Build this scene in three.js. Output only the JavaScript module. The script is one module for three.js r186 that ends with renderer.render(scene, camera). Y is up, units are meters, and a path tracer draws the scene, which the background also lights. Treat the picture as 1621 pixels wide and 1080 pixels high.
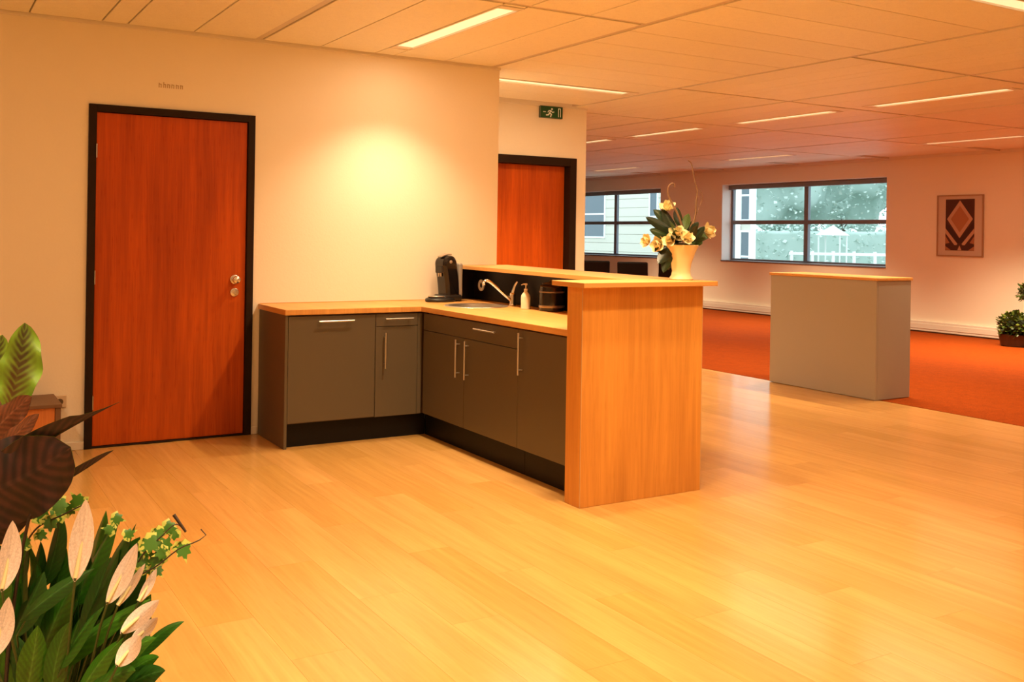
import * as THREE from 'three';
import { RoundedBoxGeometry } from 'three/addons/geometries/RoundedBoxGeometry.js';
import { mergeGeometries, mergeVertices } from 'three/addons/utils/BufferGeometryUtils.js';
import { RectAreaLightUniformsLib } from 'three/addons/lights/RectAreaLightUniformsLib.js';

// ------------------------------------------------------------------ camera, sky, exposure
const W = 1621, H = 1080;
const scene = new THREE.Scene();
const CAM = { f: 1567.8, yaw: 0.5399, roll: 0.0156, cx: 810.5, cy: 372.4, h: 1.35 };
const camera = new THREE.PerspectiveCamera(2 * Math.atan(540 / CAM.f) * 180 / Math.PI, W / H, 0.05, 300);
camera.position.set(0, CAM.h, 0);
camera.rotation.order = 'YXZ';
camera.rotation.set(0, -CAM.yaw, CAM.roll);
camera.setViewOffset(W, H, 0, 540 - CAM.cy, W, H);          // the photograph is a crop from below a level lens
camera.updateMatrixWorld(true);
const renderer = new THREE.WebGLRenderer({ antialias: true });
renderer.toneMapping = THREE.LinearToneMapping;
renderer.toneMappingExposure = 1.0;
renderer.shadowMap.enabled = true;
scene.background = new THREE.Color().setRGB(2.0, 2.45, 2.6);  // bright overcast sky
const LAMP = new THREE.Color().setRGB(1, 0.735, 0.43);         // warm tubes
// ceiling lights: centre x, centre z, run, length, how strong, what tells each one apart
const LIGHTS = [
  [2.82, -5.49, 'z', 1.52, .6, 'long white ceiling light over the kitchenette, nearest the wall with the brown door'],
  [4.62, -7.0, 'x', 1.62, .8, 'narrow ceiling light running crosswise just in front of the green exit sign'],
  [4.62, -3.15, 'x', 1.62, .36, 'ceiling light at the top edge beyond the counter, only its tip showing'],
  [7.72, -5.6, 'z', 1.5, .8, 'ceiling light of the middle row that runs closest to the viewer'],
  [7.72, -7.43, 'z', 1.46, .7, 'ceiling light of the middle row straight above the grey stand'],
  [7.72, -9.35, 'z', 1.4, .6, 'ceiling light of the middle row, third along towards the windows'],
  [7.72, -11.15, 'z', 1.5, .6, 'ceiling light of the middle row, last and farthest, beside the exit wall'],
  [11.2, -11.3, 'z', 1.48, 1.5, 'faint ceiling light close to the far wall, above the wide window'],
  [11.2, -14.97, 'z', 1.48, 1.5, 'faint ceiling light close to the far wall, deepest in the office beyond the exit wall'],
  [11.2, -7.63, 'z', 1.48, 2.0, 'ceiling light close to the far wall, above the framed print'],
];
const UNSEEN = [[2.82, -3.65, 'z', 1.52, .8], [1.02, -1.9, 'z', 1.52, .75], [2.82, -1.4, 'z', 1.52, .28], [-.6, -1.0, 'z', 1.5, .6], [-.6, -4.2, 'z', 1.5, .62], [1.02, 1.3, 'z', 1.52, .7], [11.2, -5.79, 'z', 1.48, 1.4], [7.72, -3.76, 'z', 1.5, .35], [4.72, .7, 'x', 1.42, .5], [7.72, -.6, 'z', 1.5, .5], [11.2, -2.5, 'z', 1.48, .8]];  // lamps added out of view to brighten floor, plants and far wall
RectAreaLightUniformsLib.init();
const GLOW = 26, SPOT = 10.5, SPOT_ANGLE = 0.96, SPOT_PENUMBRA = 0.8;

// ------------------------------------------------------------------ helpers
function rng(seed) { let s = seed >>> 0; return () => { s = (s + 0x6d2b79f5) | 0; let t = Math.imul(s ^ (s >>> 15), 1 | s); t = (t + Math.imul(t ^ (t >>> 7), 61 | t)) ^ t; return ((t ^ (t >>> 14)) >>> 0) / 4294967296; }; }
const V = (x, y, z) => new THREE.Vector3(x, y, z);
const used = {};
function numbered(n) { const k = used[n] = (used[n] ?? -1) + 1; return k ? n + '_' + String(k).padStart(3, '0') : n; }
function group(name, label, category, [x, y, z] = [0, 0, 0], turn = 0, set) {
  const o = new THREE.Group(); o.name = numbered(name); o.position.set(x, y, z); o.rotation.y = turn; scene.add(o);
  if (label) o.userData.label = label;
  if (category) o.userData.category = category;
  if (set) o.userData.group = set;
  return o;
}
function structure(name) { const o = new THREE.Group(); o.name = name; o.userData.kind = 'structure'; scene.add(o); return o; }
function mesh(name, geo, mat, parent = scene) {
  const m = new THREE.Mesh(Array.isArray(geo) ? mergeGeometries(geo.map(g => g.index ? g.toNonIndexed() : g)) : geo, mat);
  m.name = parent === scene ? numbered(name) : name; m.castShadow = m.receiveShadow = true; parent.add(m); return m;
}
function tag(o, label, category, set) { o.userData.label = label; o.userData.category = category; if (set) o.userData.group = set; return o; }
// uv in metres by the way each face points; grain: axis that v follows
function uvs(g, grain = 'y', off = [0, 0]) {
  if (g.index) g = g.toNonIndexed();
  const p = g.attributes.position, n = g.attributes.normal, uv = new Float32Array(p.count * 2), I = { x: 0, y: 1, z: 2 }[grain];
  for (let i = 0; i < p.count; i++) {
    const a = [p.getX(i), p.getY(i), p.getZ(i)], k = [Math.abs(n.getX(i)), Math.abs(n.getY(i)), Math.abs(n.getZ(i))];
    const m = k[0] >= k[1] && k[0] >= k[2] ? 0 : k[1] >= k[2] ? 1 : 2;
    const rest = [0, 1, 2].filter(j => j !== m);
    let v = rest.includes(I) ? I : rest[1], u = rest.find(j => j !== v);
    uv[2 * i] = a[u] + off[0]; uv[2 * i + 1] = a[v] + off[1];
  }
  g.setAttribute('uv', new THREE.BufferAttribute(uv, 2)); return g;
}
// box by its two corners
function box(x0, x1, y0, y1, z0, z1, bevel = 0.0015, grain = 'y') {
  const w = x1 - x0, h = y1 - y0, d = z1 - z0, b = Math.min(bevel, w / 2.1, h / 2.1, d / 2.1);
  const g = b > 0 ? new RoundedBoxGeometry(w, h, d, 2, b) : new THREE.BoxGeometry(w, h, d);
  g.translate((x0 + x1) / 2, (y0 + y1) / 2, (z0 + z1) / 2);
  return uvs(g, grain);
}
function tube(pts, r, seg = 24, rad = 8) { return new THREE.TubeGeometry(new THREE.CatmullRomCurve3(pts), seg, r, rad, false); }
function taperTube(pts, r0, r1, seg = 16, rad = 7) {
  const c = new THREE.CatmullRomCurve3(pts), g = new THREE.TubeGeometry(c, seg, 1, rad, false), p = g.attributes.position;
  for (let i = 0; i <= seg; i++) {
    const q = c.getPointAt(i / seg), r = r0 + (r1 - r0) * i / seg;
    for (let j = 0; j <= rad; j++) { const k = i * (rad + 1) + j; p.setXYZ(k, q.x + (p.getX(k) - q.x) * r, q.y + (p.getY(k) - q.y) * r, q.z + (p.getZ(k) - q.z) * r); }
  }
  g.computeVertexNormals(); return g;
}
const cyl = (r0, r1, h, x, y, z, seg = 24) => new THREE.CylinderGeometry(r0, r1, h, seg).translate(x, y, z);
const lathe = (pts, seg = 40) => new THREE.LatheGeometry(pts.map(([r, y]) => new THREE.Vector2(r, y)), seg);
function extrude(shape, depth, bevel = 0.002) { return new THREE.ExtrudeGeometry(shape, { depth: depth - 2 * bevel, bevelEnabled: bevel > 0, bevelSize: bevel, bevelThickness: bevel, bevelSegments: 2, curveSegments: 24, bevelOffset: -bevel }).translate(0, 0, bevel); }
const poly = (pts) => { const s = new THREE.Shape(); pts.forEach(([x, y], i) => i ? s.lineTo(x, y) : s.moveTo(x, y)); s.closePath(); return s; };
// where a thing seen at a place of the photograph stands, given its distance
function at(u, v, depth) {
  let a = (u - CAM.cx) / CAM.f, b = (v - CAM.cy) / CAM.f; const cr = Math.cos(CAM.roll), sr = Math.sin(CAM.roll);
  [a, b] = [cr * a + sr * b, -sr * a + cr * b];
  const c = Math.cos(CAM.yaw), s = Math.sin(CAM.yaw);
  return V((c * a + s) * depth, CAM.h - b * depth, (s * a - c) * depth);
}
const RIGHT = V(Math.cos(CAM.yaw), 0, Math.sin(CAM.yaw)), FWD = V(Math.sin(CAM.yaw), 0, -Math.cos(CAM.yaw)), UP = V(0, 1, 0);
function inView(p, margin) {
  const q = p.clone().applyMatrix4(camera.matrixWorldInverse); if (q.z > -0.3) return false;
  const u = CAM.cx + CAM.f * q.x / -q.z, v = CAM.cy - CAM.f * q.y / -q.z;
  return u > -margin && u < W + margin && v > -margin && v < H + margin;
}
// periodic value noise
function noise2(seed, nx, ny) {
  const r = rng(seed), t = Float32Array.from({ length: nx * ny }, () => r());
  const sm = (x) => x * x * (3 - 2 * x);
  return (x, y) => {
    x = ((x % 1) + 1) % 1 * nx; y = ((y % 1) + 1) % 1 * ny;
    const i = Math.floor(x) % nx, j = Math.floor(y) % ny, a = sm(x - Math.floor(x)), b = sm(y - Math.floor(y)), i1 = (i + 1) % nx, j1 = (j + 1) % ny;
    return (t[j * nx + i] * (1 - a) + t[j * nx + i1] * a) * (1 - b) + (t[j1 * nx + i] * (1 - a) + t[j1 * nx + i1] * a) * b;
  };
}
function dataTex(w, h, fn, srgb = true, rep = [1, 1]) {
  const d = new Uint8Array(w * h * 4);
  for (let y = 0; y < h; y++) for (let x = 0; x < w; x++) { const c = fn((x + .5) / w, (y + .5) / h), k = (y * w + x) * 4; for (let i = 0; i < 3; i++) d[k + i] = Math.max(0, Math.min(255, (c.length ? c[i] : c))); d[k + 3] = 255; }
  const t = new THREE.DataTexture(d, w, h); t.wrapS = t.wrapT = THREE.RepeatWrapping; t.magFilter = THREE.LinearFilter; t.minFilter = THREE.LinearMipmapLinearFilter; t.generateMipmaps = true;
  if (srgb) t.colorSpace = THREE.SRGBColorSpace;
  t.repeat.set(...rep); t.needsUpdate = true; return t;
}
function canvasTex(w, h, draw) { const c = document.createElement('canvas'); c.width = w; c.height = h; draw(c.getContext('2d'), w, h); const t = new THREE.CanvasTexture(c); t.colorSpace = THREE.SRGBColorSpace; return t; }
// wood veneer, grain along v; one repeat is 1 m across and 2 m along
function wood(seed, base, amp, streak) {
  const a = noise2(seed, 10, 3), b = noise2(seed + 1, 46, 5), c = noise2(seed + 2, 190, 14), d = noise2(seed + 3, 5, 4);
  return dataTex(512, 512, (x, y) => {
    const wob = x + .02 * (d(x, y) - .5);
    let k = .42 * (a(wob, y) - .5) + .34 * (b(wob, y) - .5) + .24 * (c(wob, y) - .5);
    k *= amp; const pore = Math.max(0, c(wob + .37, y * 2) - .74) * streak;
    return base.map((v, i) => v * (1 + k * (1 + i * .35)) - pore * 60);
  }, true, [1, .5]);
}
const std = (o) => new THREE.MeshStandardMaterial(o), rgb = (r, g, b) => new THREE.Color().setRGB(r, g, b);
const flat = (c, roughness = .6, metalness = 0, more = {}) => std({ color: c, roughness, metalness, ...more });

// ------------------------------------------------------------------ materials
const plasterBump = (() => { const a = noise2(5, 90, 90), b = noise2(6, 200, 200); return dataTex(512, 512, (x, y) => 127 + 70 * (a(x, y) - .5) + 90 * (b(x, y) - .5), false, [1, 1]); })();
const M = {
  wall: std({ color: rgb(.88, .82, .70), roughness: .85, bumpMap: plasterBump, bumpScale: .0008 }),
  white: flat(rgb(.82, .79, .74), .5), lightTrim: flat(rgb(.8, .76, .68), .45),
  brownFrame: new THREE.MeshPhysicalMaterial({ color: rgb(.020, .009, .004), roughness: .55, specularIntensity: .35 }), black: flat(rgb(.012, .011, .011), .4), gloss: flat(rgb(.010, .008, .008), .14), splash: new THREE.MeshPhysicalMaterial({ color: rgb(.008, .006, .006), roughness: .3, specularIntensity: .35 }), blackPlinth: new THREE.MeshPhysicalMaterial({ color: rgb(.009, .007, .006), roughness: .5, specularIntensity: .4 }),
  steel: flat(rgb(.72, .70, .66), .25, 1), brushed: flat(rgb(.62, .59, .54), .38, 1), chrome: flat(rgb(.85, .85, .86), .12, 1),
  band: flat(rgb(.62, .56, .48), .35), greyFrame: flat(rgb(.19, .22, .27), .4),
  cabinet: flat(rgb(.11, .085, .052), .45), cabinetDark: flat(rgb(.10, .062, .035), .42), standGrey: flat(rgb(.37, .33, .275), .45),
  glass: new THREE.MeshPhysicalMaterial({ color: 0xffffff, roughness: 0, transmission: 1, thickness: 0, ior: 1.5, side: THREE.DoubleSide }),
};
const FLOOR_BASE = [206, 156, 88];
const floorTex = [0, 1, 2, 3].map(i => wood(20 + 7 * i, FLOOR_BASE.map((v, k) => v * [1, .975, 1.02, .99][i] * (k === 2 ? [1, .96, 1.02, 1][i] : 1)), .13, .3));
M.floor = floorTex.map(map => std({ map, roughness: .19 }));
M.beech = std({ map: wood(71, [212, 147, 66], .20, .4), roughness: .42 });
M.beechTop = std({ map: wood(75, [216, 158, 86], .16, .3), roughness: .4 });
M.beechEdge = std({ map: wood(76, [205, 122, 48], .18, .3), roughness: .45 });
M.door = new THREE.MeshPhysicalMaterial({ map: wood(83, [182, 78, 14], .34, .7), roughness: .45, specularIntensity: .5 });
M.carpet = (() => { const a = noise2(31, 300, 300), b = noise2(32, 20, 20); const map = dataTex(512, 512, (x, y) => { const k = .8 + .34 * a(x, y) + .08 * b(x, y); return [142 * k, 62 * k, 14 * k]; }, true, [1, 1]); return new THREE.MeshPhysicalMaterial({ map, roughness: 1, bumpMap: map, bumpScale: .004, specularIntensity: .15 }); })();
const speckle = [0, 1, 2].map(i => { const a = noise2(41 + i, 256, 256), b = noise2(51 + i, 40, 40); return dataTex(512, 512, (x, y) => { const k = 1 - .07 * Math.max(0, a(x, y) - .7) / .3 - .012 * b(x, y); return [244 * k, 240 * k, 222 * k].map(v => v * [1, .992, .985][i]); }, true, [1, 1]); });
M.tile = speckle.map(map => std({ map, roughness: .5 }));

// ------------------------------------------------------------------ the setting
const CEIL = 2.62, ZW = -6.53, ZE = -8.08, XF = 12.92;
{ // floor: laminate boards on a screed, carpet beyond
  const floor = structure('floor');
  mesh('screed', box(-3.2, 13.3, -0.2, -0.012, -21.2, 3.2, 0), M.wall, floor);
  mesh('laminate_bed', [box(-3.2, 7.0, -0.012, -0.002, -8.3, 3.2, 0, 'z'), box(5.4, 7.0, -0.012, -0.002, -21.2, -8.3, 0, 'z')], M.floor[0], floor);
  const bw = .192, bl = 1.286, r = rng(3);
  const geos = [0, 1, 2, 3, 4, 5].map(k => uvs(new THREE.BoxGeometry(bw - .0008, .002, bl - .0008).translate(0, -.001, 0), 'z', [k * .377, k * .61]));
  for (let i = 0; i < 54; i++) {
    const x = -3.2 + bw * (i + .5); if (x + bw / 2 > 7.0) break;
    const shift = (i % 3) * .429 + (r() - .5) * .2;
    for (let j = 0; j < 9; j++) {
      const z = -8.6 + shift + bl * (j + .5);
      const gi = Math.floor(r() * 6), mi = Math.floor(r() * 4);
      if (z - bl / 2 < -8.25 || z + bl / 2 > 3) continue;
      if (z < ZW - .3 && x < 3.7) continue;
      let seen = false; for (const a of [-1, 0, 1]) for (const b of [-1, 0, 1]) seen ||= inView(V(x + a * bw / 2, 0, z + b * bl / 2), 420);
      if (!seen) continue;
      const m = mesh('floor_board', geos[gi], M.floor[mi], floor); m.position.set(x, 0, z);
    }
  }
  tag(mesh('carpet', uvs(new THREE.BoxGeometry(5.915, .012, 23.9).translate(9.9605, -.006, -9.0), 'z'), M.carpet), 'brick red carpet of the office beyond the laminate floor', 'carpet');
}
{ // ceiling: long boards in a grid of 1.8 m bands
  const c = structure('ceiling');
  mesh('ceiling_slab', box(-3.2, 13.3, CEIL + .03, CEIL + .3, -21.2, 3.2, 0), M.wall, c);
  const bx = [-1.68, .12, 1.92, 3.72, 5.52, 6.85, 8.59, 10.33, 12.07], gap = .008, bandW = .05;
  const boards = (w) => [0, 1, 2].map(k => uvs(new RoundedBoxGeometry(w - gap, .018, 1.79, 1, .003).translate(0, CEIL + .009, 0), 'z', [k * .31, k * .57]));
  const strip = uvs(new RoundedBoxGeometry(.140, .018, 1.79, 1, .003).translate(0, CEIL + .009, 0), 'z');
  const geoX = [0, 1, 2].map(k => uvs(new RoundedBoxGeometry(1.75, .018, .41 - gap, 1, .003).translate(0, CEIL + .009, 0), 'x', [k * .31, k * .57]));
  const r = rng(9);
  const place = (g, x, z, hx, hz) => {
    let seen = false; for (const a of [-1, 0, 1]) for (const b of [-1, 0, 1]) seen ||= inView(V(x + a * hx, CEIL, z + b * hz), 260);
    if (!seen) return; const m = mesh('ceiling_board', g[Math.floor(r() * 3)], M.tile[Math.floor(r() * 3)], c); m.position.set(x, 0, z);
  };
  const hidden = (x, z) => (x < 3.72 && z < ZW) || (x < 5.6 && z < ZE);
  const PZ = 1.84, z0 = -4.68;
  for (let b = 0; b + 1 < bx.length; b++) {
    const x0 = bx[b], mid = (x0 + bx[b + 1]) / 2, pitch = (bx[b + 1] - x0 - .048 - .15) / 4, geoZ = boards(pitch);
    if (b === 3) {                                            // boards lie across this bay; two lights lie between them
      const lights = [-7.0, -3.15];
          for (const zc of [-7.695, -7.285]) place(geoX, mid, zc, .87, .21);
      for (let k = 0; k < 9; k++) place(geoX, mid, -6.715 + k * .41, .87, .21);
      for (let k = 0; k < 5; k++) place(geoX, mid, -2.865 + k * .41, .87, .21);
      for (const lz of lights) for (const s of [-1, 1]) mesh('ceiling_infill', uvs(new RoundedBoxGeometry(.06, .018, .15, 1, .003).translate(mid + s * .845, CEIL + .009, lz)), M.tile[0], c);
    } else for (let k = -3; k < 9; k++) {
      const zc = z0 - PZ * (k + .5); if (hidden(mid, zc + .6) && b < 4) continue;
      for (const n of [-1.5, -.5, .5, 1.5]) place(geoZ, mid + n * pitch + Math.sign(n) * .075, zc, .2, .89);
      if (!hasLight(mid, zc)) { // a narrow infill strip where no light is set
        place([strip, strip, strip], mid, zc, .05, .89);
      } else { // short infills between the light and the bands
        const l = [...LIGHTS, ...UNSEEN].find(([lx, lz, along]) => along === 'z' && Math.abs(lx - mid) < .3 && Math.abs(lz - zc) < .5), a0 = zc - .895, a1 = zc + .895;
        for (const [p, q] of [[a0, l[1] - l[3] / 2 - .004], [l[1] + l[3] / 2 + .004, a1]]) if (q - p > .02 && inView(V(mid, CEIL, (p + q) / 2), 260)) mesh('ceiling_infill', uvs(new RoundedBoxGeometry(.140, .018, q - p, 1, .003).translate(l[0], CEIL + .009, (p + q) / 2), 'z'), M.tile[1], c);
      }
    }
    if (x0 > -1) { const m = mesh('ceiling_band', box(x0 - .022, x0 + .022, CEIL + .006, CEIL + .03, x0 < 3.8 ? ZW + .03 : x0 < 5.6 ? ZE + .02 : -21, 3, .002), M.band, c); }
  }
  for (let k = -3; k < 9; k++) { const z = z0 - PZ * k; if (z > 2.8) continue; const segs = z < ZE ? [[5.75, 12.9]] : z < ZW ? [[5.55, 12.9]] : [[-3, 3.69], [5.55, 12.9]];
    for (const [a, b] of segs) mesh('ceiling_band', box(a, b, CEIL + .0065, CEIL + .03, z - .02, z + .02, .002), M.band, c); }
  // edge profiles where the ceiling meets the walls
  mesh('edge_profile', box(-3, 3.78, CEIL - .018, CEIL + .03, ZW, ZW + .02, .002), M.lightTrim, c);
  mesh('edge_profile', box(XF - .025, XF, CEIL - .018, CEIL + .03, -21, 3, .002), M.lightTrim, c);
  mesh('edge_profile', box(3.78, 5.685, CEIL - .018, CEIL + .03, ZE, ZE + .02, .002), M.lightTrim, c);
}
function hasLight(x, z) { return [...LIGHTS, ...UNSEEN].some(([lx, lz, along]) => along === 'z' && Math.abs(lx - x) < .3 && Math.abs(lz - z) < .5); }
// a wall with openings: outline in the plane, thickness behind the face
function wallGeo(len, h, holes, thick) {
  const s = poly([[0, 0], [len, 0], [len, h], [0, h]]);
  for (const [a, b, c, d] of holes) { const p = new THREE.Path(); p.moveTo(a, c); p.lineTo(a, d); p.lineTo(b, d); p.lineTo(b, c); p.closePath(); s.holes.push(p); }
  return new THREE.ExtrudeGeometry(s, { depth: thick, bevelEnabled: false });
}
const D1 = { x0: .885, x1: 1.906, h: 2.113 }, D2 = { x0: 4.50, x1: 5.566, h: 2.113 };
const WIN = [{ z0: -13.92, z1: -10.23 }, { z0: -19.35, z1: -15.71 }], WY = [.925, 2.352];
function wall(name, geo) { const m = mesh(name, uvs(geo), M.wall); m.name = name; m.userData.kind = 'structure'; return m; }
wall('wall_left', wallGeo(6.98, CEIL + .03, [[D1.x0 + 3.2, D1.x1 + 3.2, -1, D1.h]].map(([a, b, c, d]) => [a, b, .0001, d]), .2).translate(-3.2, 0, ZW - .2));
wall('wall_return', new THREE.BoxGeometry(.2, CEIL + .03, ZW - ZE - .2).translate(3.68, (CEIL + .03) / 2, (ZW - .2 + ZE) / 2));
wall('wall_exit', wallGeo(5.685 - 3.58, CEIL + .03, [[D2.x0 - 3.58, D2.x1 - 3.58, .0001, D2.h]], .25).translate(3.58, 0, ZE - .25));
wall('wall_office', new THREE.BoxGeometry(.2, CEIL + .03, 21 + ZE - .25).translate(5.585, (CEIL + .03) / 2, (-21 + ZE - .25) / 2));
wall('wall_far', wallGeo(24.2, CEIL + .03, WIN.map(w => [w.z0 + 21.2, w.z1 + 21.2, WY[0], WY[1]]), .36).rotateY(-Math.PI / 2).translate(XF + .36, 0, -21.2));
wall('wall_end', new THREE.BoxGeometry(7.9, CEIL + .03, .2).translate(9.33, (CEIL + .03) / 2, -21.1));
wall('wall_behind', new THREE.BoxGeometry(16.5, CEIL + .03, .2).translate(5.05, (CEIL + .03) / 2, 3.1));
wall('wall_side', new THREE.BoxGeometry(.2, CEIL + .03, 9.6).translate(-3.1, (CEIL + .03) / 2, -1.75));
{ // skirting: slim board on the left wall, cable duct along the far wall
  const b = structure('baseboard_left');
  for (const [a, c] of [[-3, D1.x0], [D1.x1, 1.95]]) mesh('skirting_board', box(a, c, 0, .05, ZW, ZW + .012, .003, 'x'), M.lightTrim, b);
  const d = structure('baseboard_far');
  mesh('cable_duct', box(XF - .055, XF, .02, .165, -21, 3, .004, 'z'), M.lightTrim, d);
  mesh('duct_lid', box(XF - .062, XF - .05, .055, .13, -21, 3, .003, 'z'), M.lightTrim, d);
  mesh('duct_foot', box(XF - .04, XF, 0, .02, -21, 3, 0, 'z'), M.cabinet, d);
}
// doors
{
  const d = structure('door_1'), f = .043, z = ZW;
  mesh('frame', [box(D1.x0 - .002, D1.x0 + f, 0, D1.h + .002, z - .12, z + .018, .002), box(D1.x1 - f, D1.x1 + .002, 0, D1.h + .002, z - .12, z + .018, .002), box(D1.x0 + f, D1.x1 - f, D1.h - f, D1.h + .002, z - .12, z + .018, .002)], M.brownFrame, d);
  mesh('door_leaf', box(D1.x0 + f + .003, D1.x1 - f - .003, .012, D1.h - f - .003, z - .045, z - .004, .002), M.door, d);
  mesh('threshold', box(D1.x0, D1.x1, 0, .009, z - .16, z + .012, .002), M.brownFrame, d);
  for (const y of [1.83, 1.05, .28]) mesh('hinge', cyl(.007, .007, .085, D1.x0 + f + .001, y, z + .004, 12), M.brushed, d);
  for (const [y, r0] of [[1.03, .031], [.945, .029]]) {
    const g = lathe([[0, 0], [r0, 0], [r0, .006], [r0 - .004, .010], [0, .010]], 28).rotateX(Math.PI / 2).translate(1.79, y, z - .005);
    const p = mesh('rosette', g, M.steel, d);
    if (y > 1) mesh('door_knob', lathe([[0, 0], [.011, 0], [.011, .022], [.023, .034], [.026, .046], [.021, .057], [0, .061]], 28).rotateX(Math.PI / 2).translate(1.79, y, z + .004), M.steel, p);
    else mesh('lock_cylinder', box(1.786, 1.794, y - .014, y + .012, z + .004, z + .010, .002), M.brushed, p);
  }
  mesh('back_board', box(D1.x0 - .05, D1.x1 + .05, 0, D1.h + .05, z - .26, z - .201, 0), M.black, d);
}
{
  const d = structure('door_2'), f = .075, z = ZE;
  mesh('frame', [box(D2.x0, D2.x0 + f, 0, D2.h + .002, z - .20, z + .015, .002), box(D2.x1 - f, D2.x1 + .002, 0, D2.h + .002, z - .20, z + .015, .002), box(D2.x0 + f, D2.x1 - f, D2.h - f, D2.h + .002, z - .20, z + .015, .002)], M.brownFrame, d);
  mesh('door_leaf', box(D2.x0 + f + .003, D2.x1 - f - .003, .012, D2.h - f - .003, z - .13, z - .085, .002), M.door, d);
  mesh('rosette', lathe([[0, 0], [.03, 0], [.03, .01], [0, .01]], 24).rotateX(Math.PI / 2).translate(4.66, 1.03, z - .085), M.steel, d);
  mesh('back_board', box(D2.x0 - .05, D2.x1 + .05, 0, D2.h + .05, z - .32, z - .251, 0), M.black, d);
}
// windows
WIN.forEach((w, i) => {
  const g = structure('window_' + (i + 1)), xf = 13.157, fd = .06, fw = .055, [y0, y1] = WY, mid = (w.z0 + w.z1) / 2, yt = 1.655;
  mesh('window_frame', [box(xf, xf + fd, y0, y0 + fw, w.z0, w.z1, .003), box(xf, xf + fd, y1 - fw, y1, w.z0, w.z1, .003), box(xf, xf + fd, y0 + fw, y1 - fw, w.z0, w.z0 + fw, .003), box(xf, xf + fd, y0 + fw, y1 - fw, w.z1 - fw, w.z1, .003)], M.greyFrame, g);
  mesh('mullion', box(xf - .004, xf + fd, y0 + fw, y1 - fw, mid - .045, mid + .045, .003), M.greyFrame, g);
  for (const [a, b] of [[w.z0 + fw, mid - .045], [mid + .045, w.z1 - fw]]) {
    mesh('transom', box(xf, xf + fd, yt - .035, yt + .035, a, b, .003), M.greyFrame, g);
    for (const [c, d] of [[y0 + fw, yt - .035], [yt + .035, y1 - fw]]) mesh('pane', new THREE.PlaneGeometry(b - a, d - c).rotateY(-Math.PI / 2).translate(xf + .03, (c + d) / 2, (a + b) / 2), M.glass, g);
  }
  mesh('blind_cassette', box(xf - .085, xf - .01, y1 - .085, y1 - .003, w.z0 + .01, w.z1 - .01, .012), flat(rgb(.2, .22, .24), .45), g);
  mesh('reveal_lining', [box(XF + .005, xf, y0, y1, w.z0, w.z0 + .008, 0), box(XF + .005, xf, y0, y1, w.z1 - .008, w.z1, 0)], M.white, g);
  mesh('window_sill', box(XF - .015, xf, y0 - .003, y0 + .022, w.z0, w.z1, .004), M.greyFrame, g);
});

// ------------------------------------------------------------------ ceiling lights
const diffuserMat = std({ color: rgb(.85, .8, .7), roughness: .5, emissive: rgb(1, .74, .40), emissiveIntensity: .95 });
function fitting([x, z, along, len, power, label], shown) {
  const o = group('ceiling_light', label, 'ceiling light', [x, CEIL, z], along === 'x' ? Math.PI / 2 : 0, 'ceiling lights');
  const h = len / 2, w = .066;
  mesh('frame', [box(-w - .012, -w, -.006, .028, -h, h, .002), box(w, w + .012, -.006, .028, -h, h, .002), box(-w, w, -.006, .028, -h, -h + .014, .002), box(-w, w, -.006, .028, h - .014, h, .002)], M.lightTrim, o);
  mesh('diffuser', box(-w, w, .006, .016, -h + .014, h - .014, .002), diffuserMat, o);
  for (const s of [-1, 1]) mesh('end_cap', box(-w, w, -.002, .02, s > 0 ? h - .075 : -h + .014, s > 0 ? h - .014 : -h + .075, .002), M.white, o);
  const n = power < .75 ? 2 : 3;
  for (let i = 0; i < n; i++) {
    const t = (i - (n - 1) / 2) * (len - .6) / (n - 1);
    const l = new THREE.SpotLight(LAMP, SPOT * power * 3 / n, 0, SPOT_ANGLE, SPOT_PENUMBRA, 2);
    l.name = 'tube_glow'; l.position.set(0, -.045, t); l.target.position.set(0, -2, t); l.castShadow = true; l.shadow.radius = 1.8;
    o.add(l, l.target); l.target.name = 'aim';
  }
  const a = new THREE.RectAreaLight(LAMP, GLOW * power * (x > 10 ? .2 : 1), w * 2, len - .1); a.name = 'soft_glow'; a.rotation.x = -Math.PI / 2; a.position.y = -.008; o.add(a);
  return o;
}
for (const l of LIGHTS) fitting(l);
for (const l of UNSEEN) fitting([...l, 'unseen ceiling light added outside the picture to brighten the room']);
// ------------------------------------------------------------------ kitchenette
const WT = .867, WB = .832, FZ = -5.972, FX = 2.892;       // worktop top and underside, front of the wall run, front of the sink run
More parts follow.
